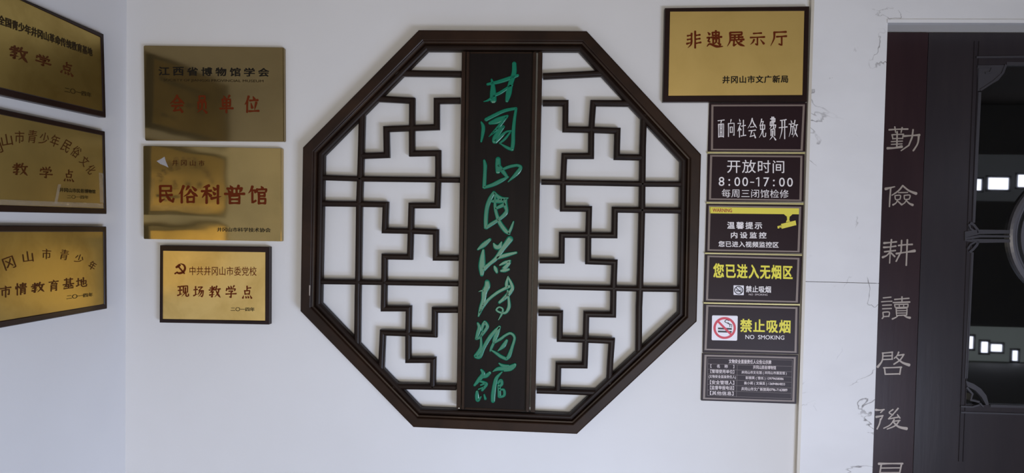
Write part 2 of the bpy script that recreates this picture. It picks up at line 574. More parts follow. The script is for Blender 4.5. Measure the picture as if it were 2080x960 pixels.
def put_brush(bm, ch, quad, at, h, weight=11.0, thick=0.0006, soft=True):
    m = homog(quad)
    (x0, y0), (x1, y1), (x2, y2), (x3, y3) = quad
    size = (math.hypot(x1 - x0, y1 - y0) + math.hypot(x3 - x0, y3 - y0)) / 2
    for k, st in enumerate(BRUSH[ch].split(';')):
        w = st.split()
        kind = w[0]
        P = [tuple(float(q) for q in s.split(',')) for s in w[1:]]
        if kind in 'zhsk' or len(P) == 2:           # straight runs with corners
            Q = []
            for a, b in zip(P, P[1:]):
                Q += [(a[0] + (b[0] - a[0]) * t / 5, a[1] + (b[1] - a[1]) * t / 5) for t in range(5)]
            Q.append(P[-1])
        else:
            Q = catmull(P, 6)
        L = len(Q) - 1
        pts = []
        for i, (u, v) in enumerate(Q):
            px, py = m(u / 100, v / 100)
            pts.append((px, py, max(0.5, size * weight / 100 * prof(kind, i / L))))
        ribbon(bm, pts, at, h, thick, z=k * 0.00002)


def brush_obj(name, items, at, h, m, parent, weight=11.0, thick=0.0006):
    for ch, quad in items:                          # each brush character is a piece of its own
        bm = bmesh.new()
        put_brush(bm, ch, quad, at, h, weight, thick)
        build(name, bm, m, parent)


# ------------------------------------------------------------------ the setting
def struct(name, bm, m, label=None):
    return build(name, bm, m, None, kind='structure', label=label)


MX0 = 1.080                         # left edge of the marble facing
OPX = 1.378                         # left edge of the door opening
OPZ = 2.437                         # its head
DX1 = 3.06                          # its right edge
T = 0.20
bm = bmesh.new()
box(bm, (XL - T, 0, ZF), (OPX, T + 0.2, ZC))
box(bm, (OPX, 0, OPZ), (DX1, T + 0.2, ZC))
box(bm, (DX1, 0, ZF), (XR, T + 0.2, ZC))
struct('wall_back', bm, 'wall')
bm = bmesh.new()
box(bm, (XL - T, YF, ZF), (XL, 0, ZC))
struct('wall_left', bm, 'wall')
bm = bmesh.new()
box(bm, (XR, YF, ZF), (XR + T, 0, ZC))
struct('wall_right', bm, 'wall')
bm = bmesh.new()
box(bm, (XL - T, YF - T, ZF - 0.1), (XR + T, 0.4, ZF))
struct('floor', bm, 'floor')
bm = bmesh.new()
box(bm, (XL - T, YF - T, ZC), (XR + T, 0.4, ZC + 0.1))
struct('ceiling', bm, 'ceiling')
# front wall behind the viewer: wide entrance, a strip of high panes, low panes added for glints in the door glass
bm = bmesh.new()
EX0, EX1, EZ = -0.9, 2.8, 2.3
box(bm, (XL - T, YF - T, ZF), (EX0, YF, ZC))
box(bm, (EX0, YF - T, EZ), (EX1, YF, ZC))
box(bm, (EX1, YF - T, ZF), (XR + T, YF, ZC))
struct('wall_front', bm, 'floor')
k = 0
for x0, x1, z0, z1 in ((5.60, 5.97, 2.125, 2.275), (6.06, 6.33, 2.14, 2.30), (6.45, 6.80, 2.18, 2.345), (6.9, 7.3, 2.2, 2.36),
                       (5.80, 5.94, -0.07, 0.10), (6.05, 6.14, -0.12, 0.03), (6.18, 6.33, -0.10, 0.0), (6.47, 6.54, -0.22, -0.08)):
    k += 1
    bm = bmesh.new()
    box(bm, (x0, YF, z0), (x1, YF + 0.01, z1))
    w = struct('window_%d' % k, bm, 'daylit_pane')
    bm = bmesh.new()
    for a, b in (((x0 - 0.03, z0 - 0.03), (x1 + 0.03, z0)), ((x0 - 0.03, z1), (x1 + 0.03, z1 + 0.03)),
                 ((x0 - 0.03, z0), (x0, z1)), ((x1, z0), (x1 + 0.03, z1))):
        box(bm, (a[0], YF, a[1]), (b[0], YF + 0.02, b[1]))
    build('window_frame', bm, 'window_bar', w)

bm = bmesh.new()                    # added glowing strip behind the low panes, stands for sunlit ground
box(bm, (5.55, YF - 0.02, -0.24), (7.3, YF + 0.004, 0.24))
struct('window_9', bm, 'ground_glow')
bm = bmesh.new()  # added glowing panel, lightens the band round the high panes in the glass
box(bm, (4.4, YF - 0.02, 1.98), (7.6, YF + 0.004, 2.62))
struct('window_10', bm, 'upper_glow')

# marble facing round the door
MT = 0.016
JZ = atB(1700, 573, MT).z
bm = bmesh.new()
g = 0.0012
box(bm, (MX0, -MT, JZ + g), (OPX, 0, ZC))
box(bm, (OPX, -MT, OPZ), (DX1, 0, ZC))
box(bm, (MX0, -MT, ZF), (OPX, 0, JZ - g))
struct('trim_1', bm, 'marble')
bm = bmesh.new()                    # raised white lip under the lintel
box(bm, (OPX - 0.004, -MT - 0.006, OPZ - 0.004), (DX1, 0.01, OPZ + 0.010))
struct('trim_2', bm, 'marble')
bm = bmesh.new()                    # beige edge strip along the left side of the marble
box(bm, (MX0 - 0.012, -MT - 0.004, ZF), (MX0, 0, ZC))
struct('trim_3', bm, 'slab_edge')
# reveal of the opening in marble
bm = bmesh.new()
box(bm, (OPX - 0.0005, -0.001, ZF), (OPX + 0.004, DOOR_Y + 0.02, OPZ - 0.006))
struct('trim_4', bm, 'marble')

# ------------------------------------------------------------------ the door
RB = DOOR_Y + 0.08
door = thing('door_1', (2.2, DOOR_Y, ZF), None, None)
tag(door, kind='structure')
dz1 = OPZ - 0.004


def dX(px, py):
    return atD(px, py).x


jx = (dX(1881, 220) + dX(1868, 500) + dX(1855, 930)) / 3      # board / leaf boundary
gx = (dX(1988, 240) + dX(1974, 450) + dX(1962, 740)) / 3      # left edge of the glass
gz1 = atD(2075, 132).z
gz0 = atD(2030, 823).z
mc = atD(2192, 480)
GX1 = 2 * mc.x - gx
# fixed head panel + leaf as one leaf with an opening for the glass
bm = bmesh.new()
lx0, lx1 = jx + 0.003, DX1 - 0.01
y0, y1 = DOOR_Y, DOOR_Y + 0.045
box(bm, (lx0, y0, ZF + 0.01), (gx, y1, dz1))
box(bm, (GX1, y0, ZF + 0.01), (lx1, y1, dz1))
box(bm, (gx, y0, gz1), (GX1, y1, dz1))
box(bm, (gx, y0, ZF + 0.01), (GX1, y1, gz0))
build('leaf', bm, 'door', door)
bm = bmesh.new()
box(bm, (gx - 0.004, DOOR_Y + 0.012, gz0 - 0.004), (GX1 + 0.004, DOOR_Y + 0.018, gz1 + 0.004))
build('glass_pane', bm, 'glass', door, label='dark tinted glass')
bm = bmesh.new()                    # pair of slim beads down the stile
for px in (1958.5, 1967.5):
    x = atD(px, 530).x + 0.006
    box(bm, (x, DOOR_Y - 0.004, gz0 - 0.25), (x + 0.004, DOOR_Y, gz1 + 0.1))
bmesh.ops.bevel(bm, geom=list(bm.edges), offset=0.0012, segments=2, affect='EDGES')
build('stile_bead', bm, 'door', door)

# carved border round the glass with notched corner brackets


def shape(bm, pts, h0, h1, at=atD):
    slab(pts, at, h0, h1, bm=bm)


def mirror_x(bm, cx):
    geom = bmesh.ops.duplicate(bm, geom=bm.verts[:] + bm.edges[:] + bm.faces[:])['geom']
    for v in geom:
        if isinstance(v, bmesh.types.BMVert):
            v.co.x = 2 * cx - v.co.x


def strip(bm, pts, w, h0, h1, at=atD):
    """bar of pixel width w following pixels pts"""
    n = len(pts)
    Lp, Rp = [], []
    for i in range(n):
        a, b = pts[max(i - 1, 0)], pts[min(i + 1, n - 1)]
        dx, dy = b[0] - a[0], b[1] - a[1]
        q = math.hypot(dx, dy)
        nx, ny = -dy / q * w / 2, dx / q * w / 2
        Lp.append((pts[i][0] + nx, pts[i][1] + ny))
        Rp.append((pts[i][0] - nx, pts[i][1] - ny))
    for i in range(n - 1):
        slab([Lp[i], Lp[i + 1], Rp[i + 1], Rp[i]], at, h0, h1, bm=bm)


def gpx(py):                        # glass edge pixel column at a row
    return 1990.5 - (py - 185) * 0.0475


bm = bmesh.new()
strip(bm, [(gpx(187), 187), (gpx(452), 452)], 6, -0.012, 0.003)
strip(bm, [(gpx(512), 512), (gpx(768), 768)], 6, -0.012, 0.003)
strip(bm, [(2045, 129), (2194, 131)], 7, -0.012, 0.003)
strip(bm, [(2012, 824), (2194, 829)], 5, -0.012, 0.003)
mirror_x(bm, mc.x)
build('border_moulding', bm, 'door_trim', door)


def bracket(parts):
    bm = bmesh.new()
    for p in parts:
        if p[0] == 'poly':
            shape(bm, p[1], -0.012, p[2])
        else:
            strip(bm, p[1], p[2], -0.012, p[3])
    return bm


def both(name, parts):
    bm = bracket(parts)
    mirror_x(bm, mc.x)
    build(name, bm, 'door_trim', door)


# upper corner: stepped scroll
both('corner_bracket', [
    ('poly', [(2046, 132), (2040, 148), (2028, 163), (2008, 174), (1992, 184), (1986, 184), (1986, 132)], 0.004),
    ('strip', [(1984, 116), (2080, 115), (2194, 117)], 4, 0.007),
    ('strip', [(1986, 136), (2015, 135), (2012, 147), (2002, 148)], 4, 0.008),
    ('strip', [(2044, 131), (2036, 150), (2018, 166), (1992, 183)], 4, 0.008),
])
# middle fitting towards the medallion
both('corner_bracket', [
    ('poly', [(1960, 470), (1985, 466), (2052, 467), (2052, 474), (1990, 475), (1960, 482)], 0.006),
    ('poly', [(1960, 482), (1990, 477), (2052, 478), (2052, 482), (1990, 482), (1960, 487)], 0.006),
    ('poly', [(1960, 487), (1990, 485), (2052, 486), (2052, 492), (1985, 493), (1960, 489)], 0.006),
    ('strip', [(1971, 452), (1978, 456), (1986, 466), (1988, 472)], 5, 0.006),
    ('strip', [(1970, 512), (1977, 506), (1984, 498), (1988, 490)], 5, 0.006),
    ('strip', [(1968, 455), (1972, 464), (1980, 469)], 3.5, 0.009),
    ('strip', [(1966, 505), (1972, 496), (1980, 492)], 3.5, 0.009),
])
# lower corner: quarter fan
both('corner_bracket', [
    ('poly', [(1962, 773), (1978, 779), (1993, 789), (2004, 803), (2009, 822), (2003, 822), (1994, 806), (1982, 793), (1965, 784)], 0.005),
    ('strip', [(1964, 786), (1976, 800), (1972, 812), (1990, 816)], 4, 0.007),
    ('strip', [(1952, 825), (1976, 826), (1990, 822)], 3.5, 0.007),
    ('strip', [(1952, 837), (1980, 838), (2080, 841), (2194, 845)], 3.5, 0.005),
    ('strip', [(1990, 818), (1998, 826)], 3, 0.007),
])
# round medallion on the glass
Rm = (atD(2192, 480).x - atD(2049, 480).x)


def disc_pts(r, n=72):
    return [Vector((mc.x + r * math.cos(2 * math.pi * i / n), 0, mc.z + r * math.sin(2 * math.pi * i / n))) for i in range(n)]


def annulus(bm, r0, r1, prof_):
    rows = []
    for t, h in prof_:
        rows.append([bm.verts.new(Vector((p.x, DOOR_Y - h, p.z))) for p in disc_pts(r0 + (r1 - r0) * t)])
    for r in range(len(rows)):
        s = (r + 1) % len(rows)
        for i in range(72):
            j = (i + 1) % 72
            bm.faces.new((rows[r][i], rows[r][j], rows[s][j], rows[s][i]))


bm = bmesh.new()
pts = disc_pts(Rm * 0.93)
prism(bm, [Vector((p.x, DOOR_Y + 0.002, p.z)) for p in pts], [Vector((p.x, DOOR_Y + 0.013, p.z)) for p in pts])
md = build('medallion', bm, 'recess', door)
bm = bmesh.new()
annulus(bm, Rm, Rm * 0.89, [(0, -0.013), (0, 0.004), (0.3, 0.010), (0.55, 0.011), (0.75, 0.008), (0.8, 0.004), (1, 0.004), (1, -0.013)])
build('medallion_rim', bm, 'medallion', md, smooth=False)
# angular longevity-style fretwork in the medallion
bm = bmesh.new()


def rad_bar(r0, r1, a0, a1, n=8):
    f = []
    for i in range(n + 1):
        a = math.radians(a0 + (a1 - a0) * i / n)
        f.append(Vector((mc.x + r0 * Rm * math.cos(a), DOOR_Y - 0.006, mc.z + r0 * Rm * math.sin(a))))
    for i in range(n, -1, -1):
        a = math.radians(a0 + (a1 - a0) * i / n)
        f.append(Vector((mc.x + r1 * Rm * math.cos(a), DOOR_Y - 0.006, mc.z + r1 * Rm * math.sin(a))))
    for i in range(n):
        q = [f[i], f[i + 1], f[2 * n - i], f[2 * n + 1 - i]]
        prism(bm, q, [v + Vector((0, 0.01, 0)) for v in q])


for base in (180, 0):
    rad_bar(0.74, 0.84, base - 26, base + 26)
    for s in (-1, 1):
        rad_bar(0.50, 0.84, base + s * 26 - 4, base + s * 26 + 4, 2)
        rad_bar(0.52, 0.62, base + s * 4, base + s * 22, 4)
        rad_bar(0.74, 0.84, base + s * 38, base + s * 62, 6)
        rad_bar(0.40, 0.84, base + s * 44 - 3, base + s * 44 + 3, 2)
for z in (-0.5, -0.25, 0, 0.25, 0.5):
    w = 0.42 - abs(z) * 0.3
    q = [Vector((mc.x - w * Rm, DOOR_Y - 0.006, mc.z + (z - 0.045) * Rm)), Vector((mc.x + w * Rm, DOOR_Y - 0.006, mc.z + (z - 0.045) * Rm)),
         Vector((mc.x + w * Rm, DOOR_Y - 0.006, mc.z + (z + 0.045) * Rm)), Vector((mc.x - w * Rm, DOOR_Y - 0.006, mc.z + (z + 0.045) * Rm))]
    prism(bm, q, [v + Vector((0, 0.01, 0)) for v in q])
build('medallion_fretwork', bm, 'medallion', md)

# couplet board beside the leaf with inlaid characters
cb = thing('couplet_board', (0.5 * (OPX + jx), DOOR_Y, ZF + 0.02),
           'tall maroon board with pale inlaid clerical characters, between white marble and dark door', 'couplet board')
bm = bmesh.new()
box(bm, (OPX + 0.006, DOOR_Y - 0.004, ZF + 0.02), (jx, DOOR_Y + 0.04, dz1))
bmesh.ops.bevel(bm, geom=list(bm.edges), offset=0.002, segments=1, affect='EDGES')
build('board', bm, 'jamb', cb)
A6 = (1740, 220, 2.667)
A7 = (1740, 580, 2.526)
COUPLET = [
    (A6, '175,116,9 222,113,7 277,112,9|206,100,8 211,131,6|246,104,8 240,131,6|190,143,7 222,141,6 254,140,7|191,143,7 196,166,6|252,140,7 248,164,6|194,164,6 250,162,6|187,180,6 248,177,6|187,195,6 246,192,6|166,216,13 205,214,9 244,207,15|219,126,8 217,212,8|256,150,11 300,147,7 340,144,12|336,146,11 330,190,8 306,229,9|305,115,8 300,155,9 282,200,8 240,229,6'),
    (A6, '156,436,15 180,430,9 206,424,6|184,430,8 180,480,8 177,532,7|249,418,8 226,446,8 191,470,6|249,418,8 282,445,9 322,461,15|226,456,6 276,455,6|207,472,6 236,471,6 234,492,6|207,472,6 211,493,6 234,492,6|257,471,6 288,470,6 284,491,6|257,471,6 260,492,6 284,491,6|222,494,7 212,512,6 196,522,10|222,502,6 244,522,9|272,492,7 260,510,6 246,520,7|270,500,6 284,514,8 303,523,13'),
    (A6, '148,729,12 180,726,7 215,722,9|146,752,11 180,750,7 212,745,9|150,776,8 210,769,8|188,710,9 182,770,7 178,838,6|180,778,8 162,796,7 140,806,12|186,782,7 206,802,9|226,742,9 262,738,7 301,736,9|214,786,10 262,779,7 314,771,15|243,714,8 240,775,8 213,828,8|274,711,9 271,780,8 268,850,8'),
    (A7, '136,62,6 156,60,6 176,58,6|127,82,6 155,80,5 181,79,6|132,100,6 178,98,6|132,118,6 178,116,6|134,136,6 166,135,6 164,158,6|134,136,6 136,159,6 130,168,6|136,158,6 164,156,6|194,70,7 230,67,6 268,64,7|232,56,7 232,84,6|187,86,7 272,83,8|194,96,6 264,94,6 261,110,6|194,96,6 197,111,6 261,110,6|218,96,5 218,110,5|241,95,5 240,110,5|202,116,6 258,114,6 256,150,6|202,116,6 204,152,6 256,150,6|204,128,5 256,127,5|204,140,5 256,139,5|212,152,6 200,162,6 182,170,8|243,152,6 256,160,8 273,164,12'),
    (A7, '131,345,7 156,343,6 184,340,7|134,346,7 130,384,7 107,416,12|136,360,6 184,358,6|134,378,6 184,376,6|182,342,6 181,377,6|215,340,8 208,356,6 192,372,6|208,357,6 242,352,8|240,354,7 222,380,7 190,402,7|200,364,6 232,392,9 269,406,15|137,420,7 182,419,6 230,417,8|142,420,7 146,454,7|226,418,7 220,454,7|146,453,7 222,451,7'),
    (A7, '98,636,12 118,637,7 141,634,7|138,634,6 122,650,6|100,672,11 132,666,7|134,664,7 124,686,6|122,682,8 116,708,7 104,734,7|186,634,7 166,650,6 186,662,6|212,628,8 188,656,6 162,682,6|164,682,6 218,672,7|208,660,6 222,678,7|192,684,7 172,712,6 138,730,6|188,694,6 222,690,7|218,690,7 198,716,7 156,734,6|186,696,7 214,722,10 256,732,15'),
    (A7, '113,912,12 170,911,7 236,911,9|126,914,8 118,962,7|230,912,8 220,960,7|124,934,6 224,933,6|118,958,6 220,957,6|132,976,7 128,1030,7|176,972,7 174,1028,7|132,1000,6 168,996,6|178,1000,6 214,992,6|128,1032,7 166,1020,6|174,1030,7 226,1024,8'),
]
for (ox, oy, s), st in COUPLET:
    bm = bmesh.new()
    for k, q in enumerate(st.split('|')):
        P = [tuple(float(v) for v in p.split(',')) for p in q.split()]
        Q = catmull(P, 5) if len(P) == 3 and abs((P[1][0] - P[0][0]) * (P[2][1] - P[1][1]) - (P[1][1] - P[0][1]) * (P[2][0] - P[1][0])) < 900 else P
        if len(Q) == len(P):
            R_ = []
            for a, b in zip(P, P[1:]):
                R_ += [tuple(a[i] + (b[i] - a[i]) * t / 4 for i in range(3)) for t in range(4)]
            Q = R_ + [P[-1]]
        ribbon(bm, [(ox + x / s, oy + y / s, w / s * 1.05) for x, y, w in Q], atD, 0.004, 0.0012, z=k * 0.00002)
    build('character', bm, 'inlay', cb)

# ------------------------------------------------------------------ octagonal lattice window
OUT = [(850, 60), (1192, 62), (1425, 313), (1416, 653), (1172, 882), (839, 868), (609, 632), (614, 299)]
INN = [(868, 102), (1176, 103), (1383, 328), (1378, 635), (1157, 842), (855, 830), (651, 616), (657, 315)]
HF, HL = 0.062, 0.045
oc = atB(1015, 470)
octo = thing('octagonal_window_frame', (oc.x, 0, atB(1000, 878).z),
             'dark wood octagonal window frame with fretwork lattice on the white wall', 'lattice window')
octo['label'] = 'large dark wood octagonal window frame with fretwork lattice on white wall'
PR = [(0, 0.0), (0, 0.054), (0.03, 0.060), (0.08, 0.062), (0.47, 0.062), (0.51, 0.060), (0.53, 0.054), (0.56, 0.052), (0.62, 0.051),
      (0.64, 0.046), (0.66, 0.036), (0.72, 0.034), (0.72, 0.0)]
bm = ring(OUT, INN, atB, PR)
build('outer_frame', bm, 'wood', octo)
bm = ring(OUT, INN, atB, [(0.72, 0.012), (0.72, 0.040), (0.76, 0.046), (0.82, 0.048), (0.90, 0.048), (0.96, 0.045), (1.0, 0.036), (1.0, 0.012)])
build('inner_moulding', bm, 'wood_bar', octo)


build('paint_chip', slab([(628, 579), (630.3, 579), (629.5, 600), (628, 600)], atB, 0.0585, 0.0627), 'inlay', octo, label='pale chip in the dark wood')


def bar(name, pts, w=12.0, parent=octo, end_round=False):
    """bar of the lattice: mitred path of pixels at the height of the lattice front"""
    P = [atB(x, y, HL) + Vector((0, HL, 0)) for x, y in pts]
    wm = w / 475.0 * (1 - HL / 2.74)
    # cross-section: offset across (in widths) and height
    sec = [(-0.5, 0.016), (-0.5, 0.037), (-0.36, 0.042), (-0.14, 0.0448), (0.14, 0.0448), (0.36, 0.042), (0.5, 0.037), (0.5, 0.016)]
    n = len(P)
    rows = []
    bm = bmesh.new()
    for i in range(n):
        if i == 0:
            d = (P[1] - P[0]).normalized(); nn = Vector((-d.z, 0, d.x)); k = 1
        elif i == n - 1:
            d = (P[-1] - P[-2]).normalized(); nn = Vector((-d.z, 0, d.x)); k = 1
        else:
            d0 = (P[i] - P[i - 1]).normalized(); d1 = (P[i + 1] - P[i]).normalized()
            n0, n1 = Vector((-d0.z, 0, d0.x)), Vector((-d1.z, 0, d1.x))
            nn = (n0 + n1).normalized(); k = 1 / max(0.3, nn.dot(n0))
        rows.append([bm.verts.new(P[i] + nn * (t * wm * k) + Vector((0, -h, 0))) for t, h in sec])
    m = len(sec)
    for i in range(n - 1):
        for j in range(m):
            q = (j + 1) % m
            bm.faces.new((rows[i][j], rows[i + 1][j], rows[i + 1][q], rows[i][q]))
    bm.faces.new(rows[0])
    bm.faces.new(rows[-1][::-1])
    return build(name, bm, 'wood_bar', parent)


HB, VB, FB = 'horizontal_bar', 'vertical_bar', 'meander_bar'
# left half
bar(HB, [(800, 147), (936.5, 149)])
bar(VB, [(734, 226), (731, 330), (728, 413), (726, 563), (725, 600), (724, 703)], 12.5)
bar(HB, [(654, 360), (728, 362.5), (932.5, 365)], 11)
bar(HB, [(652, 576 - 4), (726, 573), (930, 576.5)], 11)
bar(HB, [(798, 785), (926, 787.5)], 12)
bar(FB, [(760, 199), (836, 203), (835.5, 259), (835.5, 311), (889, 310), (889, 363), (887, 417), (834.5, 417), (833, 468), (831.5, 522), (779.5, 521),
         (779, 573), (778, 627), (829, 627), (828, 680), (828, 732), (879, 732), (878, 787)])
bar(FB, [(733, 316), (784, 314), (783, 261), (835, 259), (886, 257), (886, 203.5), (934, 203)])
bar(FB, [(652, 413), (728, 414), (782, 415), (780, 468), (833, 469), (884.5, 471), (884, 523.5), (930.5, 524)])
bar(FB, [(772.5, 757), (776, 676), (828, 678), (881.5, 680), (882, 630), (929, 630)])
# right half
bar(HB, [(1103, 153.5), (1226, 147.5)])
bar(VB, [(1308.5, 232), (1306.5, 300), (1305, 425), (1301, 581), (1299, 625), (1298, 722)], 12.5)
bar(HB, [(1099.5, 369), (1305, 373), (1387, 373.5)], 11)
bar(HB, [(1094.5, 582), (1301, 587), (1383, 588)], 11)
bar(HB, [(1090, 794), (1212, 798)], 12)
bar(FB, [(1102.5, 208), (1149, 208), (1148.5, 261.5), (1201.5, 262.5), (1255, 264.5), (1253.5, 318), (1306, 319)])
bar(FB, [(1284, 209), (1205.5, 208), (1201.6, 262), (1201, 316), (1146.5, 316), (1144, 369), (1143.5, 423.5), (1197, 424), (1195.6, 476.5),
         (1195, 531), (1249, 533), (1247, 583), (1246, 639.5), (1191.5, 638.5), (1190, 691.7), (1188, 743), (1134.5, 742.5), (1133, 795)])
bar(FB, [(1386, 427.5), (1305, 426.5), (1249.5, 425.6), (1248.7, 478), (1195.6, 477.5), (1141.5, 477), (1141, 529.5), (1096, 529)])
bar(FB, [(1093.5, 636), (1138, 636.7), (1137, 689), (1189, 690.7), (1243.5, 693), (1240, 740), (1238, 780)])

# vertical signboard in the middle of the octagon
sb = thing('vertical_signboard', (atB(1007, 840).x, -0.02, atB(1007, 840).z),
           'tall near-black wooden signboard with carved green cursive characters in octagonal frame', 'signboard')
bm = slab([(947, 105), (1089, 106), (1075, 836), (938, 831)], atB, 0.022, 0.052, 0.001)
build('panel', bm, 'board', sb)


def rail(pts, h):
    return slab(pts, atB, 0.012, h, 0.003)


stL = bmesh.new()
slab([(938, 104.5), (946, 104.5), (936, 831), (927, 830.5)], atB, 0.012, 0.058, bm=stL)
slab([(947.5, 104.5), (953.5, 104.5), (942.5, 831), (937.5, 831)], atB, 0.012, 0.064, bm=stL)
bmesh.ops.bevel(stL, geom=list(stL.edges), offset=0.002, segments=2, affect='EDGES')
build('side_moulding', stL, 'wood', sb)
stR = bmesh.new()
slab([(1093, 105), (1102, 105), (1087, 837), (1077.5, 836.5)], atB, 0.012, 0.058, bm=stR)
slab([(1083, 105), (1089, 105), (1074.5, 836.5), (1068, 836)], atB, 0.012, 0.064, bm=stR)
bmesh.ops.bevel(stR, geom=list(stR.edges), offset=0.002, segments=2, affect='EDGES')
build('side_moulding', stR, 'wood', sb)
build('rail', rail([(954.5, 104.7), (1082, 105), (1082, 108), (954.5, 108)], 0.057), 'wood', sb)
build('rail', rail([(943.5, 827.5), (1067, 832.5), (1067, 836), (943.5, 831)], 0.057), 'wood', sb)
for x, y in ((932, 829), (1072, 834.5)):
    c = atB(x, y, 0.0655)
    bm = bmesh.new()
    bmesh.ops.create_uvsphere(bm, u_segments=10, v_segments=6, radius=0.0032)
    for v in bm.verts:
        v.co = Vector((v.co.x, v.co.y * 0.5, v.co.z)) + Vector((c.x, c.y + 0.003, c.z))
    build('screw', bm, 'screw', sb)

G1, G2, G3, G4 = (930, 90, 4.0), (930, 300, 5.052), (930, 470, 5.052), (930, 640, 4.571)
GREEN = [
    (G1, '240,325,18 330,305,26 415,278,28 488,252,20|210,466,5 250,452,16 300,415,22 350,390,24 440,330,20|274,285,14 284,330,28 286,400,44 288,458,44|458,155,30 456,235,34 428,320,36 412,400,40 398,462,22'),
    (G1, '190,630,12 206,668,26 203,720,24 190,790,14|228,612,26 300,575,26 385,537,24 474,520,20|474,520,18 461,600,22 451,700,26 448,800,28 440,855,26|440,855,22 400,838,22 340,803,8|258,640,22 320,620,44 370,598,34 405,580,16|405,582,14 370,620,24 330,670,24 254,748,8|256,746,8 320,692,22 372,668,22|372,668,20 332,716,36 306,760,42 298,790,36|304,790,32 350,748,26 390,712,16 432,703,14|425,715,12 385,765,18 340,803,14'),
    (G2, '270,128,22 280,180,34 278,240,32 274,330,34 270,405,34|268,408,26 360,378,36 440,338,38 518,298,18|413,112,44 412,180,50 410,250,38|415,175,34 462,240,40 505,298,26|420,245,12 480,212,26 540,190,28 610,178,26|610,178,26 645,200,32 605,262,38 515,350,10'),
    (G2, '372,455,30 330,525,40 300,610,40 288,720,40 288,818,38|288,820,34 350,778,38 425,730,34 482,680,40 500,640,34 482,570,48 496,520,24|376,458,22 412,500,38 455,525,44 518,514,12|335,548,18 400,545,44 470,540,48|376,458,14 383,520,22 382,600,30 398,680,34 432,770,42 490,850,44 532,886,16|520,880,28 548,820,28 572,755,16|385,625,22 430,602,34 485,575,40'),
    (G3, '204,184,18 265,135,48 332,78,28|262,185,24 252,270,52 246,360,62 246,445,34|262,385,48 320,335,36 395,270,42 460,175,48 538,72,60|366,118,14 385,150,44 405,160,50 428,150,44 450,104,14|398,272,34 490,242,42 602,214,24|374,352,18 388,382,40 402,420,24|428,345,16 480,318,34 538,298,24|528,312,36 505,345,40 470,380,40|440,402,24 480,396,40 526,386,24'),
    (G3, '300,512,46 300,560,58 272,620,54 262,700,44 236,790,40 212,868,16|214,614,6 240,606,16 268,604,20|218,845,20 272,745,34 330,682,30 420,615,32 530,560,34|516,456,12 500,530,34 505,580,30|518,468,18 552,540,34 556,590,36 500,660,44 424,728,28|512,600,18 505,650,20 470,690,24|512,612,18 522,690,26 524,770,34 490,830,28 430,826,22 396,800,20 425,773,18 462,795,20 448,850,22 416,905,8'),
    (G4, '184,68,18 200,110,34 186,165,34 170,218,22|170,218,20 205,202,22 232,150,20|222,140,18 232,90,28 252,60,30|252,62,30 274,100,30 246,150,28 215,195,18|214,190,18 216,280,24 200,330,34 164,378,34|164,380,30 205,384,30 240,300,32 290,212,34 340,150,32 388,105,26|388,108,22 362,170,38 342,220,36 334,250,26|334,250,24 312,300,24 300,330,14|332,256,20 400,215,26 440,185,24 490,165,24 526,205,24 505,290,26 475,375,34 450,405,26|452,404,28 400,380,30 350,345,24 306,318,12|372,328,10 420,285,36 455,230,24'),
    (G4, '324,520,8 375,494,34 450,490,36 532,456,28|382,442,14 420,466,30 470,470,28|430,512,18 490,500,26 532,470,18|412,522,12 360,578,30 340,650,34 328,740,38 326,795,34|372,628,24 400,598,24 408,636,26 378,664,24|382,650,28 386,752,30|384,690,18 426,688,22 430,740,24 388,756,20|216,502,18 236,540,34 200,592,36 154,648,20|225,572,20 262,560,34 298,530,26|198,606,18 250,624,26 264,642,26 225,694,22|212,645,16 258,628,16|190,684,12 242,664,16|178,704,22 178,750,34 186,786,30 216,752,12|244,732,14 256,774,22'),
]
for (ox, oy, s), st in GREEN:
    bm = bmesh.new()
    for q in st.split('|'):
        P = [tuple(float(v) for v in p.split(',')) for p in q.split()]
        Q = catmull(P, 6)
        ribbon(bm, [(ox + x / s, oy + y / s, max(1.6, w / s * 1.2)) for x, y, w in Q], atB, 0.052, 0.004, dome=0.004)
    build('carved_character', bm, 'green', sb, smooth=False)

# ------------------------------------------------------------------ brass plaques on the back wall


def plaque(name, at, outer, label, cat='plaque', group=None):
    c = sum((at(x, y) for x, y in outer), Vector()) / 4
    z = min(at(x, y).z for x, y in outer)
    return thing(name, (c.x, c.y, z), label, cat, group)


# upper unframed plaque
q = [(291, 92), (576, 96), (577, 287.5), (294, 285)]
p1 = plaque('brass_plaque', atB, q, 'unframed polished brass plaque with red characters, topmost in column of three', 'plaque', 'wall plaques left of the octagon')
build('plate', slab(q, atB, 0.0, 0.024, 0.003), 'brass', p1)
H = 0.0242
for i, ch in enumerate('江西省博物馆学会'):
    x0 = 322 + i * 28.9
    text_obj('title_character', ch, bq(x0, 135.5 + i * 0.35, x0 + 22, 153 + i * 0.35), atB, H, 'ink_black', p1, bold=0.02)
text_obj('english_lettering', 'SOCIETY OF JIANGXI PROVINCIAL MUSEUM', [(332, 160), (535, 162), (535, 168.5), (332, 166)], atB, H, 'ink_dull', p1)
brush_obj('brush_character', [('会', bq(345, 193, 375, 228, .5)), ('员', bq(397, 193, 424, 229, .5)), ('单', bq(446, 193, 474, 229, .5)), ('位', bq(496, 194, 526, 229, .5))],
          atB, H, 'ink_red', p1, 14)

